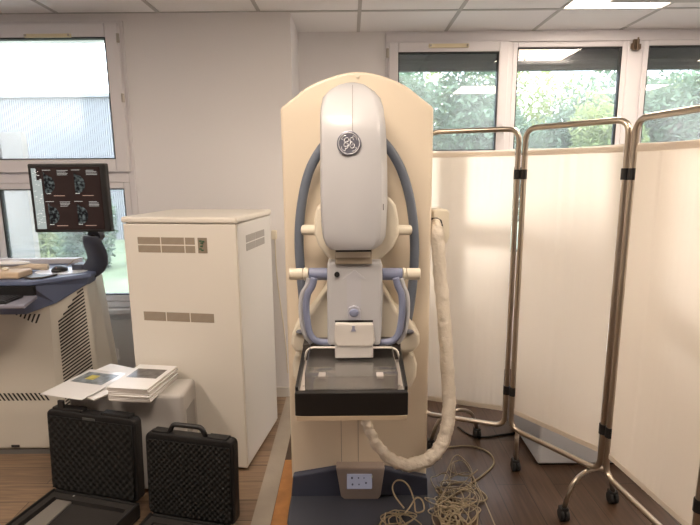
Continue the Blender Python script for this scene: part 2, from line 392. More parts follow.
ob('display', prism(BM(), lc, Yp-.059, Yp-.05), mat('lcd_lilac', (.30, .30, .37), .3, emit=(.6, .6, .75), estr=.16), hsg)
for px, py, s in ((352, 478, 1.2), (358.5, 478, .9), (364, 478, .7), (352.5, 484.5, 1.1), (359, 484.5, .8), (366, 483, 1.0)):
    q = at(px, py, Yp-.06); ob('display_icon', disc(BM(), (q.x, q.z), .004*s, .0045*s, Yp-.0605, Yp-.0588, 8), mat('icon_grey', (.08, .08, .11), .5), hsg)
q = at(372, 477, Yp-.06); ob('indicator_lamp', disc(BM(), (q.x, q.z), .0028, .005, Yp-.061, Yp-.055, 10), mat('pale_green', (.55, .6, .4), .4), hsg)

# tube head lofted from chamfered sections
def head():
    bm = BM(); rows = []
    #        py   xl    xr   Yfront
    secs = [(82.5, 345, 359, 1.93), (84, 338, 367, 1.915), (89, 329, 375, 1.88), (96, 322.5, 381, 1.84), (106, 320.5, 384, 1.800), (114, 320, 385, 1.777), (122, 320, 386, 1.763), (130, 320, 386.5, 1.756),
            (140, 320, 387, 1.755), (170, 320, 388, 1.75), (205, 320.5, 388, 1.75), (228, 321.5, 387, 1.75), (239, 323, 386, 1.752), (246, 326, 382.5, 1.755), (250, 330, 378, 1.76)]
    for py, a, b, yf in secs:
        z = at(353, py, yf).z; x0 = at(a, py, yf+.03).x; x1 = at(b, py, yf+.03).x; xc = at(352, py, yf).x; w = x1-x0
        yb = 2.02
        sec = [(x0, yb), (x0, yf+.035), (x0+w*.03, yf+.012), (x0+w*.10, yf+.003), (xc-.0, yf-.004), (x1-w*.16, yf+.003), (x1-w*.10, yf+.012), (x1-.0, yf+.06), (x1, yb)]
        rows.append([bm.verts.new((x, y, z)) for x, y in sec])
    for i in range(len(rows)-1):
        for j in range(len(rows[0])-1): bm.faces.new((rows[i][j], rows[i][j+1], rows[i+1][j+1], rows[i+1][j]))
        bm.faces.new((rows[i][-1], rows[i][0], rows[i+1][0], rows[i+1][-1]))
    bm.faces.new(rows[0]); bm.faces.new(rows[-1]); return bm
hd = ob('tube_head', head(), M_head, gt, smooth=True)
hd.data.set_sharp_from_angle(angle=R(28))
c = at(349, 143.5, 1.748)
bd = ob('emblem', disc(BM(), (c.x, c.z), .0415, .0415, 1.7445, 1.756, 36), mat('emblem_grey', (.22, .23, .29), .3, .5), hd, bev=.002)
e = BM()
Rg = .0355
tube(e, [(c.x+Rg*math.cos(2*PI*i/32), 1.744, c.z+Rg*math.sin(2*PI*i/32)) for i in range(32)], .0016, 6, True)
def stroke(pts, r=.0016): tube(e, catmull([(c.x+x*.001, 1.7437, c.z+z*.001) for x, z in pts], 6), r, 6)
stroke([(-2, -6), (-8, -10), (-15, -10), (-17, -3), (-12, 3), (-4, 6), (-1, 13), (-6, 18), (-14, 15), (-16, 8), (-10, 1), (-3, -2), (-2, -9), (-7, -16), (-14, -18)])
stroke([(16, 11), (14, 17), (7, 18), (3, 12), (6, 6), (12, 4), (6, 3), (3, -4), (5, -13), (12, -16), (18, -10), (17, -3), (11, -3), (10, -8)])
for k in range(4):
    a0 = R(90*k+45); stroke([(28*math.cos(a0-.42), 28*math.sin(a0-.42)), (31*math.cos(a0-.1), 31*math.sin(a0-.1)), (29*math.cos(a0+.25), 29*math.sin(a0+.25)), (24*math.cos(a0+.22), 24*math.sin(a0+.22))], .0013)
ob('emblem_lettering', e, mat('emblem_silver', (.68, .69, .74), .35, .3), bd, smooth=True)
# seam down the head
sm = BM()
pts = [at(352.5, y, f-.0045) for y, f in ((85, 1.905), (89, 1.876), (96, 1.836), (106, 1.7955), (114, 1.7725), (122, 1.7585), (130, 1.7515), (133, 1.7515))]
tube(sm, pts, .0011, 6); ob('seam', sm, mat('seam_dark', (.25, .24, .23), .6), hd)
q = at(383, 207, 1.79); ob('mark', B(q.x-.001, q.x+.001, 1.772, 1.8, q.z-.01, q.z+.012), M_black, hd)
# rounded yoke behind the head
yk = P2([(316, 216), (318, 206), (326, 198), (388, 196), (394, 204), (396.5, 218), (397, 232), (391, 245), (381, 254), (371, 262), (337, 262), (327, 252), (320, 243), (316, 232)], 1.95)
ob('yoke', prism(BM(), yk, 1.86, 2.09), M_creamd, gt, bev=.012, seg=3)
ob('side_spindle', tube(BM(), [at(303, 230, 2.0), at(320, 230, 1.97)], .021, 18), M_creamd, gt, smooth=False, bev=.003)
ob('side_spindle', tube(BM(), [at(393, 230, 1.97), at(410, 230, 2.0)], .021, 18), M_creamd, gt, bev=.003)
a, b_ = at(335, 250, 1.8), at(372, 261, 1.8)
sl = ob('collimator', B(a.x, b_.x, 1.79, 2.0, b_.z-.01, a.z+.01), mat('collimator_taupe', (.40, .34, .26), .5), gt, bev=.003)  # plain taupe block under the head
ob('slot', B(a.x+.004, b_.x-.004, 1.786, 1.80, a.z-.005, a.z), M_seal, sl)
ob('mirror_strip', B(a.x+.002, b_.x-.006, 1.785, 1.80, a.z-.026, a.z-.0055), M_creamd, sl)
# oval hoop
hl = [(353, 128), (338, 133), (322, 148), (309, 172), (301.5, 205), (299, 240), (301, 275), (304.5, 310), (309, 338)]
hr = [(353, 128), (368, 131), (386, 145), (400, 167), (409, 195), (413.5, 225), (414.5, 255), (412, 290), (408, 318), (404, 338)]
hpts = [at(x, y, 2.03) for x, y in hl[::-1]] + [at(x, y, 2.03) for x, y in hr[1:]]
hoop = ob('hoop_rail', tube(BM(), catmull(hpts, 6), .019, 12), M_hoop, gt, smooth=True)
# compression carriage
cp = [(327, 262), (382.5, 262), (383, 300), (381, 346), (327.5, 346), (327, 300)]
cr_ = ob('carriage', prism(BM(), P2(cp, 1.80), 1.80, 2.09), M_head, gt, bev=.014, seg=3)
q = at(337, 274.5, 1.797); ob('button', disc(BM(), (q.x, q.z), .010, .010, 1.794, 1.801, 16), M_black, cr_)
ar = P2([(347, 310), (347, 279), (343, 279), (354.5, 270), (366, 279), (361, 279), (361, 310)], 1.798)
ob('arrow_print', prism(BM(), ar, 1.7985, 1.8005), mat('arrow_lilac', (.52, .525, .57), .4), cr_)
kn = P2([(347.5, 320), (347.5, 311), (349, 307.5), (354, 305.5), (359, 307.5), (360.5, 311), (360.5, 320)], 1.79)
kb = ob('release_knob', prism(BM(), kn, 1.785, 1.80), mat('knob_lilac_grey', (.42, .43, .50), .35), cr_, bev=.003)
q = at(354, 313, 1.784); sp = sphere(BM(), (q.x, 1.786, q.z), .018, .008, .017); ob('knob_cap', sp, M_lilac, kb, smooth=True)
a, b_ = at(335, 320.5, 1.798), at(373, 322, 1.798); ob('slot', B(a.x, b_.x, 1.797, 1.801, b_.z, a.z), M_black, cr_)
fl = P2([(335, 323), (373, 323), (375, 341), (372, 346), (337, 346), (334, 341)], 1.785)
f_ = ob('flap', prism(BM(), fl, 1.775, 1.80), mat('flap_grey', (.66, .63, .60), .35), cr_, bev=.006)
q = at(353.5, 329, 1.775); ob('flap_mark', prism(BM(), [(q.x-.010, q.z-.009), (q.x+.010, q.z-.009), (q.x+.005, q.z+.002), (q.x+.005, q.z+.012), (q.x-.005, q.z+.012), (q.x-.005, q.z+.002)], 1.773, 1.776), mat('mark_lilac', (.30, .31, .42), .4), f_)
# cross bar with grip sleeves and caps
def hbar(name, x0, x1, m, r, y=1.86, bev=.003): return ob(name, tube(BM(), [at(x0, 274, y), at(x1, 274, y)], r, 20), m, gt, bev=bev)
hbar('bar_cap', 289.5, 303, M_creamd, .0225); hbar('bar_collar', 303.5, 308.5, M_creamd, .024)
hbar('bar_sleeve', 309, 328, M_lilac, .0235); hbar('bar_sleeve', 382, 402, M_lilac, .0235)
hbar('bar_collar', 402.5, 406, M_creamd, .024); hbar('bar_cap', 406.5, 420, M_creamd, .0225)
for s, L in ((0, [(313, 278), (311, 286), (306.5, 294), (305, 306), (306, 320), (309, 334), (316, 341), (330, 342.5)]),
             (1, [(397, 278), (399, 286), (402.5, 294), (403.5, 306), (402.5, 320), (399.5, 334), (393, 341), (380, 342.5)])):
    ob('grab_handle', tube(BM(), catmull([at(x+(1.2 if s == 0 else -1.2), y, 1.83) for x, y in L], 6), .013, 12), M_lilac, gt, smooth=True)
    d = -4.2 if s == 0 else 4.2
    ob('handle_trim', tube(BM(), catmull([at(x+d, y+(2.0 if y > 335 else 0), 1.845) for x, y in L[:-1]], 6), .0095, 10), M_head, gt, smooth=True)
# cream lower body with ears, and the rounded drum behind the tray
br = P2([(330, 284), (312, 310), (298, 324), (292, 334), (291, 344), (295, 352), (414, 352), (420, 344), (419.5, 334), (412, 324), (397, 310), (381, 284)], 1.93)
ob('shroud', prism(BM(), br, 1.92, 2.095), M_creamd, gt, bev=.014, seg=3)
dl = P2([(300, 349), (295, 354), (292.5, 364), (293.5, 376), (298, 386), (304, 391), (405, 391), (411, 386), (416, 376), (417, 364), (414, 354), (409, 349)], 1.97)
ob('drum', prism(BM(), dl, 1.95, 2.095), M_creamd, gt, bev=.016, seg=3)
for px in (301, 409):
    q = at(px, 333, 1.9); ob('bolt', sphere(BM(), (q.x, 1.915, q.z), .022, .012, .010), mat('bolt_slate', (.2, .21, .25), .5), gt, smooth=True)
# detector tray
T0, T1 = 1.50, 1.90; zt = .806
fr = BM(); prism(fr, [(-.181, zt), (.183, zt)] + [(.183-.364*i/12, .728-.010*math.sin(PI*i/12)) for i in range(13)], T0, T0+.025)
tr_ = ob('detector_tray', fr, M_detector, gt, bev=.003)
b = BM()
ob('tray_rail', slab(BM(), [(-.181, T0+.02), (-.172, T0+.02), (-.178, T1), (-.19, T1)], .74, zt+.012), M_black, tr_)
ob('tray_rail', slab(BM(), [(.183, T0+.02), (.174, T0+.02), (.186, T1), (.198, T1)], .74, zt+.012), M_black, tr_)
ob('tray_floor', slab(BM(), [(-.172, T0+.02), (.174, T0+.02), (.186, T1), (-.178, T1)], .735, .785), M_tray, tr_)
ob('rear_block', B(-.185, .193, 1.84, 1.94, .72, .85), mat('rear_block_brown', (.07, .06, .055), .4), tr_, bev=.004)
ob('tray_lip', B(-.176, .178, T0-.001, 1.99, .712, .727), mat('lip_cream', (.62, .50, .36), .5), tr_)
ln = BM()
for y_ in (1.60, 1.70, 1.775): box(ln, -.165, .168, y_, y_+.004, .785, .787)
ob('tray_marks', ln, mat('mark_pale', (.42, .38, .35), .4), tr_)
# clear compression paddle
pd = BM(); z0 = .80
slab(pd, [(-.150, 1.53), (.152, 1.53), (.156, 1.84), (-.154, 1.84)], z0, z0+.003)
slab(pd, [(-.150, 1.53), (.152, 1.53), (.152, 1.533), (-.150, 1.533)], z0+.003, z0+.05)
slab(pd, [(-.150, 1.533), (-.147, 1.533), (-.151, 1.84), (-.154, 1.84)], z0+.003, z0+.06)
slab(pd, [(.149, 1.533), (.152, 1.533), (.156, 1.84), (.153, 1.84)], z0+.003, z0+.06)
pdl = ob('compression_paddle', pd, M_sheet, gt)
rl = [at(304.5, 360, 1.80), at(307, 350, 1.80), at(312, 347.5, 1.80), at(350, 347.5, 1.80), at(392, 347.5, 1.80), at(397, 350, 1.80), at(400, 360, 1.80)]
ob('paddle_highlight', tube(BM(), rounded(rl, .02, 4), .0042, 8), mat('rim_highlight', (.8, .76, .7), .35), pdl, smooth=True)  # white tube painting the highlight along the clear paddle's edge
ob('paddle_bracket', B(at(335, 350, 1.8).x, at(373, 350, 1.8).x, 1.78, 1.80, .815, .89), mat('bracket_grey', (.56, .54, .53), .35), pdl, bev=.004)
for q in ((322, 375), (380, 375)):
    w_ = on(*q, .81); ob('paddle_clip', B(w_.x-.012, w_.x+.012, w_.y-.02, w_.y+.02, .8035, .812), mat('clip_pale', (.45, .42, .40), .3), pdl)
# cable box on the column side and sleeved hose
bx = P2([(431, 209), (446, 209), (448, 212), (448, 236), (445, 243), (431, 243)], 2.2)
hbx = ob('cable_outlet', prism(BM(), bx, 2.16, 2.30), M_creamd, gt, bev=.008, seg=3)
op = P2([(431.5, 218), (437, 217.5), (441.5, 220), (443, 226), (443, 233), (431.5, 233)], 2.16)
ob('opening', prism(BM(), op, 2.158, 2.17), M_seal, hbx)
hpx = [(435.5, 222, 2.17), (436.5, 231, 2.13), (438, 245, 2.12), (439.5, 270, 2.12), (442.5, 300, 2.11), (445.5, 340, 2.09), (448, 380, 2.07), (449, 405, 2.05), (447, 428, 2.03), (440, 447, 2.01), (428, 459, 1.99), (410, 465, 1.97), (394, 461, 1.965), (381, 450, 1.965), (372, 436, 1.97), (366, 422, 1.97), (363, 412, 1.96), (361, 404, 1.95)]
hv = catmull([at(*q) for q in hpx], 10)
rr = random.Random(3)
def hr_(i):
    base = .029 if i < 110 else .027-.011*min(1, (i-110)/60)
    if i < 8: base = .022
    amp = .0013 if i < 90 else .0024
    ph = i*.9
    return [base + amp*math.sin(ph + 2.1*math.sin(s*2*PI/14*1.0+i*.13)) + rr.uniform(-.0012, .0012)*(1 if i < 90 else 2) for s in range(14)]
ob('cable_sleeve', tube(BM(), hv, hr_, 14), M_sleeve, gt, smooth=True)

# ------------------------------------------------------------------ loose cables on the floor
def cable(name, label, pts, r, m, k=7, kind=None):
    return tag(ob(name, tube(BM(), catmull(pts, k), r, 6), m, smooth=True), label, 'cable', kind=kind)
rr = random.Random(11)
def loopy(n, box_, z0=.004, seed=0, spread=.09):
    q = random.Random(seed); pts = []
    cx, cy = (box_[0]+box_[1])/2, (box_[2]+box_[3])/2; a = q.uniform(0, 6)
    for i in range(n):
        if i % 5 == 0:
            cx = q.uniform(box_[0]+.04, box_[1]-.04); cy = q.uniform(box_[2]+.04, box_[3]-.04); rx = q.uniform(.04, spread); ry = q.uniform(.04, spread)
        a += q.uniform(1.1, 1.6)
        pts.append(Vector((cx+rx*math.cos(a), cy+ry*math.sin(a), z0+q.uniform(0, .05))))
    return pts
tg = thing('cable_tangle', 'tangle of thin beige cables on the floor beside the machine base', 'cables', (.42, 2.0, 0))
for s in range(3):
    ob('cable', tube(BM(), catmull(loopy(46, (.36, .60-.04*s, 1.72, 2.36-.12*s), .005+.01*s, s+2, .095), 6), .0028, 5), M_cable, tg, smooth=True)
ob('cable', tube(BM(), catmull(loopy(26, (.10, .40, 1.80, 1.95), .048, 9, .075), 6), .0028, 5), M_cable, tg, smooth=True)
f0 = lambda x, y, z=.006: on(x, y, z)
cable('loop_cable', 'long beige cable curving wide across the dark floor right of the tangle', [f0(447, 447), f0(470, 446), f0(488, 452), f0(494, 463), f0(484, 474), f0(470, 484), f0(457, 493), f0(445, 500)], .0042, M_cable)
cable('loop_cable', 'thin beige cable loop lying lowest to the right of the tangle', [f0(440, 484), f0(460, 483), f0(478, 489), f0(487, 498), f0(478, 502), f0(460, 501), f0(445, 494), f0(437, 486)], .0036, M_cable)
cable('loop_cable', 'pale cable trailing in front of the machine foot', [Vector((-.03, 1.70, .006)), Vector((.02, 1.72, .006)), Vector((.07, 1.775, .03)), on(384, 519, .047), on(400, 515, .047), on(412, 513, .047)], .0036, M_cable)
lo = [(404, 508), (395, 496), (392.5, 487), (396, 481), (403, 481), (409, 487), (414, 500), (416, 512), (424, 510), (422, 500), (416, 498), (410, 507), (404, 514)]
cable('loop_cable', 'beige cable loop standing up against the dark machine base', [at(x, y, 1.98-.14*max(0, (y-480)/30)) for x, y in lo], .0033, M_cable)
cable('floor_cable', 'black power cord running under the folding screen', [f0(458, 427), f0(470, 435), f0(485, 437), f0(500, 435), f0(514, 433), f0(523, 430)], .006, M_rubber)

# ------------------------------------------------------------------ folding screen
fs = thing('folding_screen', 'folding privacy screen with cream cloth panels in a steel tube frame on castors', 'folding screen', (.9, 2.2, 0))
HP = [Vector((.37, 2.50, 0)), Vector((.795, 2.35, 0)), Vector((1.078, 1.95, 0)), Vector((1.135, 1.45, 0)), Vector((1.58, 1.58, 0))]
ZB, ZT, FB, FT, RT = .225, 1.69, .305, 1.60, .0125
for i in range(4):
    a, b_ = HP[i], HP[i+1]; d = (b_-a).normalized(); g0 = .016
    A = a + d*g0; Bq = b_ - d*g0
    pts = rounded([A+Vector((0, 0, ZB)), Bq+Vector((0, 0, ZB)), Bq+Vector((0, 0, ZT)), A+Vector((0, 0, ZT))], .055, 6, True)
    ob('panel_frame', tube(BM(), pts, RT, 10, True), M_chrome, fs, smooth=True)
    nrm = Vector((-d.y, d.x, 0)); bm = BM(); nx, nz = 70, 24; L = (Bq-A).length-.03
    grid = []
    qs = random.Random(i+5); pk = [(qs.uniform(.25, .9), qs.uniform(.012, .03)) for _ in range(9)]
    for iz in range(nz+1):
        row = []
        for ix in range(nx+1):
            u = ix/nx; w_ = iz/nz
            amp = .0016*(.35+.65*abs(2*w_-1)**1.5)
            off = sum(amp*math.exp(-((u-c_)/s_)**2)*(1 if k_ % 2 else -1) for k_, (c_, s_) in enumerate(pk)) + .004*math.sin(PI*u)*math.sin(PI*w_)
            p = A + d*(.015+L*u) + nrm*off + Vector((0, 0, FB+(FT-FB)*w_ - .006*math.sin(PI*u)*(w_)))
            row.append(bm.verts.new(p))
        grid.append(row)
    for iz in range(nz):
        for ix in range(nx): bm.faces.new((grid[iz][ix], grid[iz][ix+1], grid[iz+1][ix+1], grid[iz+1][ix]))
    cl = ob('curtain', bm, M_fab, fs, smooth=True)
    for hz in (FB, FT-.035):
        hm = BM(); p0 = A+d*.015; p1 = A+d*(.015+L); pr = []
        side = nrm*(-.0035)
        vs = [hm.verts.new(p) for p in (p0+side+Vector((0,0,hz+.003)), p1+side+Vector((0,0,hz+.003)), p1+side+Vector((0,0,hz+.026)), p0+side+Vector((0,0,hz+.026)))]
        vt = [hm.verts.new(v_.co - side*.4) for v_ in vs]
        hm.faces.new(vs); hm.faces.new(vt[::-1])
        for k_ in range(4): hm.faces.new((vs[k_], vs[(k_+1) % 4], vt[(k_+1) % 4], vt[k_]))
        ob('hem', hm, M_hem, cl)
for j in (1, 2, 3):
    h = HP[j]
    for z in (.42, 1.485):
        b = BM(); da = (HP[j-1]-h).normalized()*.016; db = (HP[j+1]-h).normalized()*.016
        for q in (da, db): tube(b, [h+q+Vector((0, 0, z-.022)), h+q+Vector((0, 0, z+.022))], .0165, 12)
        ob('hinge_clamp', b, M_black, fs)
def caster(p, parent):
    b = BM()
    for s in (-1, 1): tube(b, [(p.x+s*.004, p.y, .027), (p.x+s*.019, p.y, .027)], .026, 16)
    box(b, p.x-.018, p.x+.018, p.y-.012, p.y+.02, .035, .062)
    return ob('castor', b, M_rubber, parent, bev=.004)
def foot_tube(a, c, zj, join=None):
    a = Vector((a[0], a[1], 0)); c = Vector((c[0], c[1], 0)); m_ = (a+c)/2
    pts = rounded([a+Vector((0, 0, .055)), a+(c-a)*.12+Vector((0, 0, zj*.8)), a+(c-a)*.35+Vector((0, 0, zj)), a+(c-a)*.65+Vector((0, 0, zj)), a+(c-a)*.88+Vector((0, 0, zj*.8)), c+Vector((0, 0, .055))], .05, 5)
    f = ob('foot', tube(BM(), pts, .0105, 10), M_chrome, fs, smooth=True)
    caster(a, f); caster(c, f)
foot_tube((.92, 1.947), (1.192, 2.06), .205)
foot_tube((.435, 2.514), (.717, 2.635), .20)
foot_tube((1.03, 1.36), (1.26, 1.34), .205)
f = ob('foot', tube(BM(), [(.832, 2.317, .055), (.832, 2.317, .222)], .0105, 10), M_chrome, fs, smooth=True); caster(Vector((.832, 2.317, 0)), f)

# things behind the screen
t = thing('floor_cabinet', 'pale grey box-shaped cabinet standing behind the folding screen', 'cabinet', (1.25, 2.6, 0))
ob('cabinet_body', B(.958, 1.62, 2.35, 2.84, .012, .62), mat('pale_grey_enamel', (.60, .62, .66), .4), t, bev=.012, seg=3)
ob('plinth', B(.97, 1.60, 2.365, 2.83, 0, .012), M_black, t)
t = thing('power_supply_box', 'black box with white connectors on the floor behind the first cloth panel', 'electrical box', (.6, 3.3, 0))
ob('box_body', B(.40, .62, 3.2, 3.4, 0, .12), M_black, t, bev=.008)
for k_ in range(3): ob('connector', B(.43+.06*k_, .455+.06*k_, 3.19, 3.2, .05, .08), M_paper, t)
t = thing('power_supply_box', 'lower dark grey box beside the black connector box behind the screen', 'electrical box', (.85, 3.3, 0))
ob('box_body', B(.70, .95, 3.15, 3.4, 0, .10), mat('charcoal_plastic', (.05, .05, .055), .5), t, bev=.008)
ob('indicator_lamp', B(.84, .86, 3.142, 3.15, .04, .06), M_paper, t)

# ------------------------------------------------------------------ tall cabinet
tcx, rz = Vector((-.53, 2.325, 0)), R(-9)
tc = thing('tall_cabinet', 'tall cream metal cabinet with slotted vents beside the machine', 'cabinet', tcx, rz)
CW, CD, CH = .575, .52, 1.30
def L(name, bm, m, par=tc, **k): return ob(name, bm, m, par, world=False, **k)
L('cabinet_body', B(-CW+.006, -.006, .012, CD, .012, CH-.032), M_cab, bev=.006)
L('front_panel', B(-CW, -.002, 0, .0115, .02, CH-.034), M_cab, bev=.004)
L('side_panel', B(-.0055, 0, .02, CD-.005, .03, CH-.034), mat('cabinet_side_daylit', (.80, .79, .77), .4), bev=.002)  # same enamel, cooler: window daylight put into the colour
L('lid', B(-CW-.006, .006, -.008, CD+.004, CH-.030, CH), M_cab, bev=.01, seg=3)
for x in (-CW+.05, -.05):
    for y in (.05, CD-.05): L('foot', B(x-.02, x+.02, y-.02, y+.02, 0, .012), M_rubber)
def ventrow(x0, z0, cells, h, rows, side=False, par=tc):
    for r_ in range(rows):
        x = x0
        for w_ in cells:
            z = z0 - r_*(h+.006)
            if not side: L('vent', B(x, x+w_, -.0012, .004, z-h, z), M_vslot)
            else: L('vent', B(-.004, .0012, x, x+w_, z-h, z), M_vslot2)
            x += w_+.006
def slot_mat(name, c1, c2, scale, axis):
    m, t, o = nt(name); p = t.nodes.new('ShaderNodeBsdfPrincipled'); p.inputs['Roughness'].default_value = .6
    tcn = t.nodes.new('ShaderNodeTexCoord'); w = t.nodes.new('ShaderNodeTexWave'); w.inputs['Scale'].default_value = scale; w.bands_direction = axis
    t.links.new(tcn.outputs['Object'], w.inputs['Vector'])
    cr = t.nodes.new('ShaderNodeValToRGB'); cr.color_ramp.elements[0].color = (*c1, 1); cr.color_ramp.elements[1].color = (*c2, 1)
    t.links.new(w.outputs[0], cr.inputs[0]); t.links.new(cr.outputs[0], p.inputs['Base Color']); t.links.new(p.outputs[0], o.inputs[0]); return m
M_vslot = slot_mat('vent_slots', (.22, .18, .14), (.50, .42, .33), 55, 'X')
M_vslot2 = slot_mat('vent_slots_side', (.33, .32, .31), (.52, .50, .48), 55, 'Y')  # front slots again, paler and greyer as the daylit side
ventrow(-CW+.072, CH-.098, (.116, .117, .048), .034, 2)
cbx = -CW+.072+.116+.117+.048+.028
L('control_window', B(cbx, cbx+.046, -.002, .004, CH-.172, CH-.098), mat('window_brown', (.30, .25, .19), .4))
gp = BM()
for x, z in ((.008, -.110), (.014, -.120), (.006, -.148), (.016, -.154), (.012, -.135), (.022, -.112)): box(gp, cbx+x, cbx+x+.012, -.004, 0, CH+z-.007, CH+z)
L('terminal', gp, mat('terminal_green', (.05, .14, .07), .4))
ventrow(-CW+.072, CH-.47, (.116, .12, .12), .045, 1)
ventrow(.12, CH-.10, (.135, .135), .036, 2, True)

# ------------------------------------------------------------------ low cabinet with magazines
LZ = .50
lc_ = thing('low_cabinet', 'low rounded grey metal cabinet under the magazines', 'cabinet', (-1.08, 2.24, 0))
ob('cabinet_body', B(-1.30, -.775, 2.15, 2.352, .02, LZ), M_low, lc_, bev=.018, seg=4)
ob('side_grille', B(-.777, -.773, 2.19, 2.31, .27, .41), mat('grille_grey', (.33, .32, .31), .6), lc_)
for x in (-1.26, -.81): ob('foot', B(x-.02, x+.02, 2.19, 2.27, 0, .02), M_rubber, lc_)

def quad_local(root, name, w, d, z0, z1, m, **k): return ob(name, B(-w/2, w/2, -d/2, d/2, z0, z1), m, root, world=False, **k)
# right hand pile
pc = on(154, 377, .56)
for i in range(9):
    jx, jy, ja = rr.uniform(-.004, .004), rr.uniform(-.004, .004), rr.uniform(-.025, .025)
    z = LZ + .0005 + i*.0072
    top = i == 8
    lab = ('white magazine with a dark grey photo on its cover, topmost of the thick pile' if top else
           ['lowest magazine of the thick pile on the low cabinet', 'second magazine from the bottom of the thick pile', 'third magazine from the bottom of the thick pile',
            'fourth magazine from the bottom of the thick pile', 'middle magazine of the nine in the thick pile', 'fourth magazine from the top of the thick pile',
            'third magazine from the top of the thick pile', 'magazine just under the topmost one of the thick pile'][i])
    t = thing('magazine', lab, 'magazine', (-.975+jx, 2.225+jy, z), R(-7)+ja, 'magazines in the thick pile')
    quad_local(t, 'pages', .195, .272, .0005, .0062, M_page)
    quad_local(t, 'cover', .198, .274, .0062, .0071, M_paper)
    if top: ob('cover_photo', B(-.075, .075, -.02, .085, .0071, .0076), mat('photo_grey', (.13, .12, .12), .35, var=.5, vscale=30), t, world=False)
# left hand papers
lv = [(-1.20, 2.27, R(-20), 'white magazine lying flat left of the thick pile, lowest of the spread'), (-1.165, 2.26, R(-30), 'white magazine edge sticking out under the leaflets'), (-1.225, 2.32, R(-24), 'plain white leaflet nearest the window')]
z = LZ+.0005
for i, (x, y, a, lab) in enumerate(lv):
    t = thing('magazine', lab, 'magazine', (x, y, z), a, 'spread magazines left of the pile'); 
    quad_local(t, 'pages', .207, .288, .0005, .0062, M_page); quad_local(t, 'cover', .21, .29, .0062, .0071, M_paper); z += .0074
t = thing('brochure', 'glossy brochure with blue and yellow picture overhanging the low cabinet edge', 'brochure', (-1.255, 2.235, z+.001), R(-16))
quad_local(t, 'cover', .23, .30, 0, .003, mat('glossy_paper', (.80, .80, .82), .2))
ob('cover_photo', B(-.095, .085, .0, .12, .003, .0034), mat('photo_blue', (.22, .25, .28), .25, var=.55, vscale=22), t, world=False)
ob('cover_stripe', B(-.05, .0, .04, .09, .0034, .0037), mat('photo_yellow', (.50, .45, .10), .3, var=.4, vscale=40), t, world=False)

# ------------------------------------------------------------------ black cases
def case(label, p0, ang, W, LH, depth, lean, handle, fine):
    t = thing('equipment_case', label, 'case', p0, ang)
    # local: x along the hinge, -y to the camera, lid stands up
    def rbox(w, h, th, r):
        return rounded([(0, 0, 0), (w, 0, 0), (w, 0, h), (0, 0, h)], r, 5, True)
    # base shell
    b = BM(); box(b, 0, W, -depth, 0, 0, .012); box(b, 0, .014, -depth, 0, .012, .075); box(b, W-.014, W, -depth, 0, .012, .075)
    box(b, .014, W-.014, -.014, 0, .012, .075); box(b, .014, W-.014, -depth, -depth+.014, .012, .075)
    base = ob('case_base', b, M_case, t, world=False, bev=.006)
    b = BM(); x0, x1, ya, yb = .045, W-.035, -depth+.03, -.045       # foam around a recess
    box(b, .014, x0, -depth+.014, -.014, .012, .066); box(b, x1, W-.014, -depth+.014, -.014, .012, .066)
    box(b, x0, x1, yb, -.014, .012, .066); box(b, x0, x1, -depth+.014, ya, .012, .066); box(b, x0, x1, ya, yb, .012, .045)
    ob('foam_insert', b, mat('base_foam', (.024, .021, .020), .9, bump=.3, bscale=250), base, world=False)
    # lid
    Ml = Matrix.Translation((0, -.004, .075)) @ Matrix.Rotation(-lean, 4, 'X')
    pts = [Vector(q) for q in rbox(W, LH, 0, .03)]
    b = BM(); prism(b, [(p.x, p.z) for p in pts], -.004, .045); b.transform(Ml)
    lid = ob('lid', b, M_case, t, world=False, bev=.006)
    b = BM(); nx = int((W-.03)/fine*4); nz = int((LH-.05)/fine*4); G = []
    for j in range(nz*2+1):
        row = []
        for i in range(nx*2+1):
            u = i/4; w_ = j/4
            hgt = .5+.5*math.cos(PI*u)*math.cos(PI*w_)
            row.append(b.verts.new((.015+(W-.03)*i/(nx*2), -.008-.007*hgt, .016+(LH-.042)*j/(nz*2))))
        G.append(row)
    for j in range(nz*2):
        for i in range(nx*2): b.faces.new((G[j][i], G[j][i+1], G[j+1][i+1], G[j+1][i]))
    # close the foam block behind
    bl = BM(); box(bl, .015, W-.015, -.0075, -.0045, .016, LH-.028)
    me = bpy.data.meshes.new('tmp'); bl.to_mesh(me); b.from_mesh(me); bl.free(); bpy.data.meshes.remove(me)
    b.transform(Ml); ob('foam_lining', b, M_foam, lid, world=False, smooth=True)
    if handle:
        hc = W*.46; b = BM()
        tube(b, rounded([(hc-.085, .02, LH-.005), (hc-.065, .02, LH+.035), (hc+.065, .02, LH+.035), (hc+.085, .02, LH-.005)], .015, 4), .0105, 8); b.transform(Ml)
        ob('handle', b, M_black, lid, world=False, smooth=True)
        for q_ in ((.03, W*.26, LH+.008), (W*.70, W-.03, LH+.006)):
            b = B(q_[0], q_[1], 0, .04, LH-.002, q_[2]); b.transform(Ml); ob('lid_ridge', b, M_case, lid, world=False, bev=.003)
    else:
        for q_ in ((.03, W*.40), (W*.62, W*.98-.02)):
            b = B(q_[0], q_[1], 0, .04, LH-.002, LH+.012); b.transform(Ml); ob('lid_ridge', b, M_case, lid, world=False, bev=.003)
        b = BM(); box(b, W*.42, W*.56, -.006, .03, LH-.028, LH-.018); b.transform(Ml); ob('handle', b, mat('case_handle_grey', (.10, .10, .095), .4), lid, world=False)
    lt = BM(); box(lt, W*.13, W*.13+.03, .0, .012, LH, LH+.045)
    if not handle:
        lt.transform(Ml); ob('latch', lt, M_black, lid, world=False, bev=.002)
    else: lt.free()
    return t
c1 = case('open black case with fine foam lid leaning in front of the console cart', Vector((-1.383, 2.098, 0)), R(-14), .46, .385, .40, R(3), False, .034)
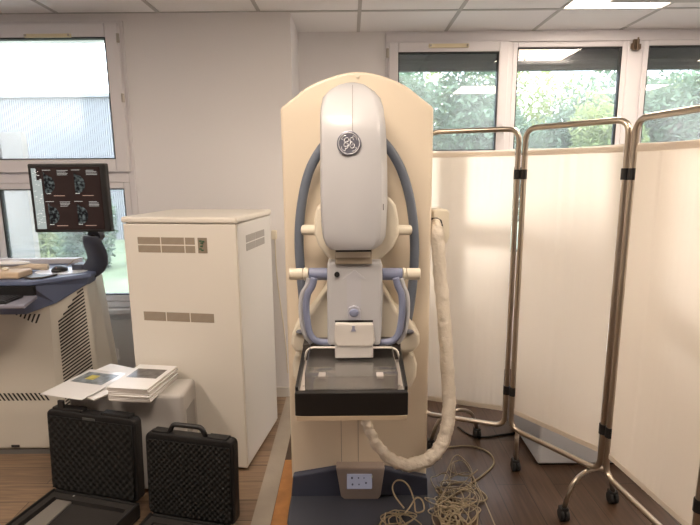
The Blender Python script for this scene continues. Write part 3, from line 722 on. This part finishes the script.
c2 = case('smaller open black case with raised carry handle, right of the other case', Vector((-.868, 1.925, 0)), R(-13), .40, .365, .33, R(3), True, .025)
# grey plate lying in the first case
t = thing('detector_plate', 'long grey metal plate lying in the left open case', 'plate', (-1.30, 1.86, .0455), R(-13))
pl = on(98, 500, .06); 
ob('plate_body', slab(BM(), [(on(x, y, .05).x, on(x, y, .05).y) for x, y in ((62, 496), (76, 499), (42, 530), (22, 528))], .0462, .056), M_plate, t, bev=.003)
kq = on(74, 497, .06); ob('plate_knob', sphere(BM(), (kq.x, kq.y, .062), .007, .007, .006, 12, 8), mat('knob_silver', (.5, .48, .45), .3, .6), t, smooth=True)
t = thing('foil_envelope', 'pale tan folded sheet lying in the right open case', 'sheet', (-.76, 1.76, .0455), R(-13))
ob('sheet_body', slab(BM(), [(on(x, y, .06).x, on(x, y, .06).y) for x, y in ((152, 514), (190, 519), (185, 538), (140, 534))], .0462, .052), mat('tan_sheet', (.42, .36, .29), .5), t, bev=.002)

# ------------------------------------------------------------------ console cart
ct = thing('console_cart', 'cream and slate blue acquisition console cart with vents, left by the window', 'console cart', (-1.9, 2.75, 0))
YC = 2.52
def sidex(z): return -1.475 + .03*(1-z)
def plan(z):      # body outline at height z, narrowing slightly upwards, corner cut at the front right
    u = (z-.03)/.92; f = lambda a, c: (a[0]*(1-u)+c[0]*u, a[1]*(1-u)+c[1]*u)
    return [(-2.5, 2.50), f((-1.58, 2.50), (-1.56, 2.52)), f((-1.385, 2.60), (-1.42, 2.63)), f((-1.36, 2.78), (-1.46, 2.80)), f((-1.43, 2.97), (-1.50, 2.97)), (-2.5, 2.97)]
b = BM(); rw_ = [[b.verts.new((x, y, z)) for x, y in plan(z)] for z in (.03, .5, .955)]
for i in range(2):
    for j in range(6): b.faces.new((rw_[i][j], rw_[i][(j+1) % 6], rw_[i+1][(j+1) % 6], rw_[i+1][j]))
b.faces.new(rw_[0]); b.faces.new(rw_[-1])
YC = 2.50
body = ob('cart_body', b, M_cart, ct, bev=.02, seg=4)
ob('skirt', slab(BM(), [(-2.5, 2.51), (-1.59, 2.51), (-1.395, 2.61), (-1.37, 2.78), (-1.44, 2.96), (-2.5, 2.96)], 0, .028), mat('skirt_grey', (.16, .155, .15), .5), ct)
# slanted front vents
for (zc, n, x1, hh, lean) in ((.765, 16, -1.63, .05, .012), (.335, 18, -1.63, .042, -.012)):
    s_ = BM()
    for i in range(n):
        x = x1 - i*.0235
        v8 = [(x-.005-lean, zc-hh/2), (x+.005-lean, zc-hh/2), (x+.005+lean, zc+hh/2), (x-.005+lean, zc+hh/2)]
        prism(s_, v8, YC+.02*(zc-.03)/.92-.0015, YC+.03)
    ob('front_vent', s_, M_black, body)
b = BM(); q0 = at(14, 451, YC); box(b, q0.x-.01, q0.x+.035, YC-.001, YC+.003, .045, .06); ob('maker_plate', b, M_black, body)
# diagonal slits on the cut corner
s_ = BM()
def flank(u, z, o_=.0):
    P_ = plan(z); a_, c_ = P_[1], P_[2]; nx_, ny_ = (c_[1]-a_[1]), -(c_[0]-a_[0]); l_ = math.hypot(nx_, ny_)
    return s_.verts.new((a_[0]+(c_[0]-a_[0])*u + nx_/l_*o_, a_[1]+(c_[1]-a_[1])*u + ny_/l_*o_, z))
for i in range(31):
    z0_ = .895 - i*.0185; ul = .18; ur = .90
    dzz = .085; zl = z0_-dzz; 
    if i < 4: ul = .18+.15*(4-i)*.9; zl = z0_-dzz*(ur-ul)/.72
    f1 = [flank(ul, zl, .0015), flank(ur, z0_, .0015), flank(ur, z0_+.0085, .0015), flank(ul, zl+.0085, .0015)]
    f2 = [flank(ul, zl, -.004), flank(ur, z0_, -.004), flank(ur, z0_+.0085, -.004), flank(ul, zl+.0085, -.004)]
    s_.faces.new(f1); s_.faces.new(f2[::-1])
    for k_ in range(4): s_.faces.new((f1[k_], f1[(k_+1) % 4], f2[(k_+1) % 4], f2[k_]))
ob('side_vent', s_, M_black, body)
# deck
dz = .985
deck = ob('deck', slab(BM(), [(-2.5, 2.41), (-1.58, 2.41), (-1.375, 2.60), (-1.375, 2.66), (-1.50, 2.80), (-1.50, 2.96), (-2.5, 2.96)], dz-.022, dz), M_deck, ct, bev=.006, seg=3)
ap = BM()    # apron: hangs lowest in front, rises towards the cut corner
top_ = [(-2.5, 2.42), (-1.585, 2.42), (-1.395, 2.60), (-1.39, 2.68)]; bot_ = [(-2.5, 2.47, .80), (-1.66, 2.47, .80), (-1.53, 2.52, .845), (-1.41, 2.62, .925)]
top4 = [(-2.5, 2.42, dz-.023), (-1.66, 2.42, dz-.023), (-1.585, 2.42, dz-.023), (-1.39, 2.60, dz-.023)]
fa = [ap.verts.new(p) for p in top4]; fb = [ap.verts.new(p) for p in bot_]
ba = [ap.verts.new((p[0], p[1]+.10, p[2])) for p in top4]; bb = [ap.verts.new((p[0], p[1]+.09, p[2])) for p in bot_]
for i in range(3):
    ap.faces.new((fa[i], fa[i+1], fb[i+1], fb[i])); ap.faces.new((ba[i], bb[i], bb[i+1], ba[i+1])); ap.faces.new((fa[i], ba[i], ba[i+1], fa[i+1])); ap.faces.new((fb[i], fb[i+1], bb[i+1], bb[i]))
ap.faces.new((fa[0], fb[0], bb[0], ba[0])); ap.faces.new((fa[3], ba[3], bb[3], fb[3]))
ob('apron', ap, M_deck, ct, bev=.004)
ob('rear_ledge', B(-2.45, -1.60, 2.90, 2.955, dz+.0005, dz+.03), M_pvc, ct, bev=.004)
# keyboard shelf pulled out in front
sh = BM(); slab(sh, [(-2.5, 2.23), (-1.50, 2.23), (-1.556, 2.42), (-2.5, 2.42)], .895, .912)
shelf = ob('keyboard_shelf', sh, mat('shelf_lilac_grey', (.25, .25, .31), .4), ct, bev=.005)
ob('recess_shade', B(-2.5, -1.565, 2.412, 2.43, .914, .960), M_black, ct)  # black bar painting the shade in the slot over the shelf
kb = thing('keyboard', 'black keyboard on the pulled-out shelf of the console cart', 'keyboard', (-1.95, 2.31, .9125))
kbody = ob('keyboard_body', B(-2.10, -1.60, 2.25, 2.385, .9125, .922), M_black, kb, bev=.003)
kk = BM()
for i in range(22):
    for j in range(5): box(kk, -2.09+i*.022, -2.09+i*.022+.018, 2.258+j*.024, 2.258+j*.024+.019, .922, .927)
ob('keys', kk, mat('key_black', (.03, .03, .035), .4), kbody)
# control pad and handset on the deck
pt = thing('control_pad', 'tan slab-shaped control box with a small knob on the console deck', 'control box', (-1.85, 2.55, dz))
pb = ob('pad_body', B(-2.3, -1.665, 2.46, 2.58, dz+.001, dz+.036), mat('tan_plastic', (.62, .48, .34), .5), pt, bev=.01, seg=3)
kq = at(6, 273, 2.52); ob('knob', sphere(BM(), (kq.x, 2.52, dz+.043), .016, .014, .010), M_creamd, pb, smooth=True)
pt = thing('handset', 'cream handset lying behind the tan control box', 'handset', (-1.85, 2.68, dz))
ob('handset_body', tube(BM(), [(-2.1, 2.70, dz+.020), (-1.9, 2.70, dz+.026), (-1.66, 2.70, dz+.019)], .018, 12), mat('handset_cream', (.70, .58, .45), .5), pt, smooth=True)
ob('handset_cover', sphere(BM(), (-1.86, 2.70, dz+.042), .11, .035, .014), M_paper, pt, smooth=True)
pt = thing('document_folder', 'dark curved document holder between control box and mouse pad', 'document holder', (-1.6, 2.52, dz))
ob('folder_body', slab(BM(), [(-1.66, 2.56), (-1.655, 2.48), (-1.60, 2.45), (-1.55, 2.47), (-1.52, 2.55), (-1.60, 2.54)], dz+.001, dz+.010), mat('dark_olive', (.07, .06, .05), .4), pt, bev=.003)
# mouse pad + mouse
mc = on(62, 271.5, dz)
mp_ = BM(); mcx, mcy = mc.x, min(mc.y, 2.68)
slab(mp_, [(mcx+.135*math.cos(2*PI*i/28), mcy+.10*math.sin(2*PI*i/28)) for i in range(28)], dz+.001, dz+.004)
tag(ob('mouse_pad', mp_, mat('pad_white', (.80, .84, .92), .3)), 'oval white mouse pad on the console deck under the mouse', 'mouse pad')
ms = thing('computer_mouse', 'black computer mouse on the oval white pad', 'mouse', (mcx, mcy, dz+.0045))
mb = BM(); sphere(mb, (mcx-.005, mcy-.01, dz+.010), .036, .052, .026, 20, 12)
for v_ in mb.verts:
    if v_.co.z < dz+.005: v_.co.z = dz+.005
mbo = ob('mouse_body', mb, M_black, ms, smooth=True); ob('scroll_wheel', B(mcx-.006, mcx+.002, mcy-.05, mcy-.035, dz+.024, dz+.030), mat('wheel_brown', (.2, .08, .05), .4), mbo)
cb_ = catmull([(mcx+.01, mcy+.04, dz+.025), (mcx+.03, mcy+.09, dz+.05), (mcx+.07, mcy+.10, dz+.055), (mcx+.11, mcy+.07, dz+.035), (mcx+.14, mcy+.05, dz+.02)], 6)
ob('cord', tube(BM(), cb_, .002, 6), M_cable, mbo)
# monitor arm and monitor
YM = 2.50
mon = thing('monitor', 'black flat monitor showing four grey scans above the console cart', 'monitor', (at(70, 233, YM).x, YM, at(70, 233, YM).z))
c4 = [at(27, 165.5, YM), at(104.5, 161.5, YM), at(110.5, 231, YM), at(35, 233.5, YM)]
x0, x1 = (c4[0].x+c4[3].x)/2, (c4[1].x+c4[2].x)/2; z0, z1 = (c4[2].z+c4[3].z)/2, (c4[0].z+c4[1].z)/2
bz = ob('bezel', B(x0, x1, YM, YM+.04, z0, z1), M_black, mon, bev=.006)
bw = .014
rs = (x1-x0)*.070
sx0, sx1, sz0, sz1 = x0+bw, x1-rs, z0+bw, z1-.018
scr = ob('display', B(sx0, sx1, YM-.0012, YM+.002, sz0, sz1), mat('screen_dark', (.02, .012, .012), .25, emit=(.03, .014, .013), estr=.15), bz)
SW, SH = sx1-sx0, sz1-sz0
tb = BM(); box(tb, sx0+.003, sx0+SW*.145, YM-.0018, YM-.0012, sz0+.004, sz1-.20*SH); box(tb, sx0+.003, sx0+SW*.075, YM-.0018, YM-.0012, sz1-.20*SH, sz1-.004)
ob('toolbar', tb, mat('toolbar_grey', (.15, .17, .17), .4, emit=(.42, .50, .50), estr=.55), scr)
q = random.Random(4)
tl_ = BM()
for k_ in range(46):
    a_ = sx0+.006+q.random()*SW*.11; z = sz0+.01+q.random()*(SH-.02)
    box(tl_, a_, a_+.004+.006*q.random(), YM-.0022, YM-.0018, z, z+.003)
for cxn in range(2):
    for rz_ in range(2):
        bx0 = sx0+SW*(.16+.42*cxn); bz1 = sz1-SH*(.02+.5*rz_)
        for k_ in range(4):
            w_ = SW*q.uniform(.10, .16); box(tl_, bx0+SW*.22, bx0+SW*.22+w_, YM-.0018, YM-.0012, bz1-.010-k_*.007, bz1-.0085-k_*.007)
        box(tl_, bx0+SW*.01, bx0+SW*.13, YM-.0018, YM-.0012, bz1-.008, bz1-.0065)
        box(tl_, bx0+SW*.04, bx0+SW*.10, YM-.0018, YM-.0012, bz1-SH*.40, bz1-SH*.39)
ob('screen_text', tl_, mat('text_glow', (.3, .3, .3), .4, emit=(.75, .78, .75), estr=.6), scr)
rt_ = BM()
for cxn in range(2):
    for rz_ in range(2):
        bx0 = sx0+SW*(.30+.42*cxn); bz1 = sz1-SH*(.455+.485*rz_); box(rt_, bx0, bx0+SW*.16, YM-.0018, YM-.0012, bz1, bz1+.0022)
ob('caption', rt_, mat('caption_glow', (.3, .2, .15), .4, emit=(.7, .45, .35), estr=.5), scr)
def scan_mat():
    m, t, o = nt('scan_tissue'); e_ = t.nodes.new('ShaderNodeEmission'); tcn = t.nodes.new('ShaderNodeTexCoord')
    n = t.nodes.new('ShaderNodeTexNoise'); n.inputs['Scale'].default_value = 70; n.inputs['Detail'].default_value = 5
    t.links.new(tcn.outputs['Object'], n.inputs['Vector']); cr = t.nodes.new('ShaderNodeValToRGB')
    cr.color_ramp.elements[0].position = .45; cr.color_ramp.elements[0].color = (.015, .013, .013, 1); cr.color_ramp.elements[1].position = .75; cr.color_ramp.elements[1].color = (.22, .25, .24, 1)
    t.links.new(n.outputs[0], cr.inputs[0]); t.links.new(cr.outputs[0], e_.inputs[0]); e_.inputs[1].default_value = .6; t.links.new(e_.outputs[0], o.inputs[0]); return m
sc = scan_mat()
for cxn in range(2):
    for rz_ in range(2):
        ax = sx0+SW*(.20+.42*cxn)-(SW*.02 if rz_ == 0 and cxn == 0 else 0); az = sz1-SH*(.235+.5*rz_)
        pts = [(ax, az+SH*.17)] + [(ax+SW*.15*math.cos(a_)**.8, az-.01+SH*.15*math.sin(a_)) for a_ in [R(80-16*k_) for k_ in range(11)]] + [(ax, az-SH*.17)]
        ob('scan_image', prism(BM(), pts, YM-.0019, YM-.0012), sc, scr)
# arm: two plates rising from the deck end
nk = [at(91, 236, 2.54), at(93, 243, 2.56), at(97, 255, 2.62), at(96, 264, 2.66), at(88, 272, 2.70), at(78, 277, 2.72)]
wv = catmull(nk, 6)
ab = BM(); rings = []
for i, p in enumerate(wv):
    u = i/(len(wv)-1); w_ = .036+.022*math.sin(PI*min(1, u*1.1)); th_ = .016
    t_ = (wv[min(i+1, len(wv)-1)]-wv[max(i-1, 0)]).normalized(); s_v = Vector((t_.z, 0, -t_.x)).normalized() if abs(t_.z)+abs(t_.x) > .01 else Vector((1, 0, 0))
    dpt = Vector((0, 1, 0))
    rings.append([ab.verts.new(p + s_v*w_*cx_ + dpt*th_*cy_) for cx_, cy_ in ((-1, -.4), (-.8, -1), (.8, -1), (1, -.4), (1, .4), (.8, 1), (-.8, 1), (-1, .4))])
for i in range(len(rings)-1):
    for j in range(8): ab.faces.new((rings[i][j], rings[i][(j+1) % 8], rings[i+1][(j+1) % 8], rings[i+1][j]))
ab.faces.new(rings[0]); ab.faces.new(rings[-1]); hold = ob('monitor_arm', ab, M_arm, ct, smooth=True)
q = at(91, 237, 2.52); ob('pivot', tube(BM(), [(q.x, 2.545, q.z), (q.x, 2.60, q.z)], .033, 20), M_arm, hold, bev=.003)
ob('pivot_cap', tube(BM(), [(q.x, 2.536, q.z-.005), (q.x, 2.545, q.z-.005)], .014, 16), M_black, hold)
q = at(84, 279, 2.72); ob('arm_mount', B(q.x-.04, q.x+.02, 2.68, 2.76, dz-.005, dz+.035), M_arm, hold, bev=.006)

# ------------------------------------------------------------------ small things on the walls
q = at(113, 354, YL-.012)
t = thing('wall_socket', 'white square wall socket under the window behind the papers', 'socket', (q.x, YL-.012, q.z))
s0 = ob('cover_plate', B(q.x-.04, q.x+.04, YL-.022, YL-.0125, q.z-.04, q.z+.04), M_paper, t, bev=.004)
ob('socket_well', disc(BM(), (q.x, q.z), .022, .022, YL-.0235, YL-.0215, 20), mat('socket_grey', (.42, .43, .45), .5), s0)
q = at(274, 233, YL)
t = thing('wall_bracket', 'small cream cable clip with thin cord on the wall right of the tall cabinet', 'cable clip', (q.x, YL, q.z))
ob('clip_body', B(q.x-.014, q.x+.02, YL-.03, YL-.001, q.z-.04, q.z+.02), M_creamd, t, bev=.006)
ob('cord', tube(BM(), catmull([(q.x+.006, YL-.01, q.z-.04), (q.x+.012, YL-.008, q.z-.3), (q.x+.05, YL-.008, q.z-.7), (q.x+.06, YL-.008, q.z-.95)], 6), .004, 6), M_creamd, t)

# ------------------------------------------------------------------ outdoors
struct('ground', B(-30, 30, 3.9, 40, -.12, -.05), mat('lawn', (.16, .20, .11), .9, var=.25, vscale=2))
bpy.data.objects['ground'].name = 'floor.002'
cw = BM(); n = 260
for i in range(n):
    x = -14+i*.05; prism(cw, [(x, -.05), (x+.025, -.05), (x+.025, 3.25), (x, 3.25)], 12.0, 12.06)
box(cw, -14, -1.0, 12.03, 12.5, -.05, 3.25)
t = thing('outbuilding', 'pale corrugated metal building seen through the left window', 'building', (-8, 12, -.05))
ob('corrugated_wall', cw, mat('pale_cladding', (.25, .255, .265), .5), t); ob('roof_edge', B(-14.1, -.9, 11.9, 12.6, 3.25, 3.33), mat('roof_pale', (.20, .205, .21), .4), t)
q0, q1 = at(13, 220, 6.0), at(36, 220, 6.0)
tag(ob('boundary_wall', B(q0.x-.15, q1.x-.06, 6.0, 6.10, -.05, 2.0), mat('render_beige', (.15, .14, .125), .8)), 'beige rendered wall end outside the lower left window', 'wall')
def leaf_mat(name, c1, c2):
    m, t, o = nt(name); d = t.nodes.new('ShaderNodeBsdfDiffuse'); tl2 = t.nodes.new('ShaderNodeBsdfTranslucent'); mx = t.nodes.new('ShaderNodeMixShader'); mx.inputs[0].default_value = .35
    tcn = t.nodes.new('ShaderNodeTexCoord'); n_ = t.nodes.new('ShaderNodeTexNoise'); n_.inputs['Scale'].default_value = 2.2; n_.inputs['Detail'].default_value = 5
    t.links.new(tcn.outputs['Object'], n_.inputs['Vector']); cr = t.nodes.new('ShaderNodeValToRGB'); cr.color_ramp.elements[0].position = .38; cr.color_ramp.elements[1].position = .66
    cr.color_ramp.elements[0].color = (*c1, 1); cr.color_ramp.elements[1].color = (*c2, 1); t.links.new(n_.outputs[0], cr.inputs[0])
    t.links.new(cr.outputs[0], d.inputs[0]); t.links.new(cr.outputs[0], tl2.inputs[0]); t.links.new(d.outputs[0], mx.inputs[1]); t.links.new(tl2.outputs[0], mx.inputs[2]); t.links.new(mx.outputs[0], o.inputs[0]); return m
ML1 = leaf_mat('leaves_cool', (.075, .12, .08), (.24, .33, .22)); ML2 = leaf_mat('leaves_yellow', (.17, .23, .09), (.46, .51, .23))
M_bark = mat('bark', (.12, .09, .07), .9, bump=.4, bscale=20)
def tree(name, label, cat, c, rad, n, ml, size, trunk=True, group=None, seed=0):
    q = random.Random(seed); t = thing(name, label, cat, (c[0], c[1], -.05), 0, group)
    b = BM(); blobs = [(Vector((c[0]+q.uniform(-.7, .7)*rad[0], c[1]+q.uniform(-.5, .5)*rad[1], c[2]+q.uniform(-.7, .7)*rad[2])), q.uniform(.35, .6)) for _ in range(14)]
    for i in range(n):
        bc, bs = q.choice(blobs); d = Vector((q.gauss(0, 1), q.gauss(0, 1), q.gauss(0, 1))).normalized()*(q.random()**.4)
        p = bc + Vector((d.x*rad[0]*bs, d.y*rad[1]*bs, d.z*rad[2]*bs))
        if p.z < 0: p.z = abs(p.z)*.5
        e_ = Euler((q.uniform(-1, 1), q.uniform(-1, 1), q.uniform(0, 6))).to_matrix(); s = size*q.uniform(.6, 1.3)
        b.faces.new([b.verts.new(p + e_ @ Vector(v_)*s) for v_ in ((-1, 0, 0), (-.2, -.38, .05), (1, 0, 0), (-.2, .38, .05))])
    me_b = b; o = ob('foliage', me_b, ml, t); bpy.context.view_layer.update()
    if trunk:
        tb_ = BM(); tube(tb_, catmull([(c[0], c[1], -.05), (c[0]+.05, c[1], c[2]*.4), (c[0]-.03, c[1]+.05, c[2])], 5), lambda i_: .11-.005*i_, 8)
        for k_ in range(5):
            a_ = q.uniform(0, 6); tube(tb_, [(c[0], c[1], c[2]*(.35+.1*k_)), (c[0]+math.cos(a_)*rad[0]*.7, c[1]+math.sin(a_)*rad[1]*.6, c[2]*(.35+.1*k_)+rad[2]*.6)], .03, 6)
        ob('trunk', tb_, M_bark, t, smooth=True)
tree('garden_tree', 'bushy blue-green tree behind the first right window pane', 'tree', (1.4, 7.6, 1.82), (1.45, 1.0, 1.25), 26000, ML1, .06, seed=1, group='garden trees behind the right windows')
tree('garden_tree', 'dense tree filling the middle right window pane', 'tree', (4.0, 7.8, 1.82), (1.5, 1.0, 1.3), 28000, ML1, .06, seed=2, group='garden trees behind the right windows')
tree('garden_tree', 'yellow-green tree to the right in the middle window pane', 'tree', (2.9, 5.9, 1.5), (.55, .5, .75), 5000, ML2, .05, seed=3, group='garden trees behind the right windows')
tree('garden_tree', 'blue-green tree behind the rightmost window pane', 'tree', (6.7, 7.7, 1.8), (1.6, 1.0, 1.3), 26000, ML1, .06, seed=4, group='garden trees behind the right windows')
tree('garden_tree', 'pale tree far behind the other garden trees', 'tree', (4.6, 11.5, 2.2), (4.5, 1.2, 1.5), 20000, ML2, .085, seed=5, group='garden trees behind the right windows')
tree('garden_tree', 'dense tree behind the mammography machine side of the window', 'tree', (-.9, 8.4, 1.5), (1.2, 1.0, 1.2), 6000, ML1, .085, seed=6, group='garden trees behind the right windows')
tree('garden_bush', 'low blue-green bush outside the lower left window, nearest the wall pier', 'bush', (-4.25, 8.2, .55), (.48, .5, .75), 6000, ML1, .06, False, 'bushes outside the left window', 7)
tree('garden_bush', 'yellow-green bush outside the lower left window behind the monitor', 'bush', (-5.22, 8.3, .55), (.48, .5, .72), 6000, ML2, .06, False, 'bushes outside the left window', 8)
tree('garden_bush', 'taller bush at the far left outside the window', 'bush', (-6.25, 8.4, .60), (.48, .5, .8), 6000, ML1, .06, False, 'bushes outside the left window', 9)

# ------------------------------------------------------------------ light
w = bpy.data.worlds.new('sky'); S.world = w; w.use_nodes = True; bgn = w.node_tree.nodes['Background']
bgn.inputs[0].default_value = (.80, .90, 1, 1); bgn.inputs[1].default_value = 6.5
su = bpy.data.lights.new('sun', 'SUN'); su.energy = 6.0; su.angle = R(2); su.color = (1, .95, .87)
so = bpy.data.objects.new('sun', su); C.objects.link(so); so.rotation_euler = Vector((.5, 1, .30)).to_track_quat('Z', 'Y').to_euler()
S.view_settings.view_transform = 'Standard'; S.view_settings.look = 'None'; S.view_settings.gamma = 1; S.view_settings.use_curve_mapping = False
S.view_settings.exposure = 0.35
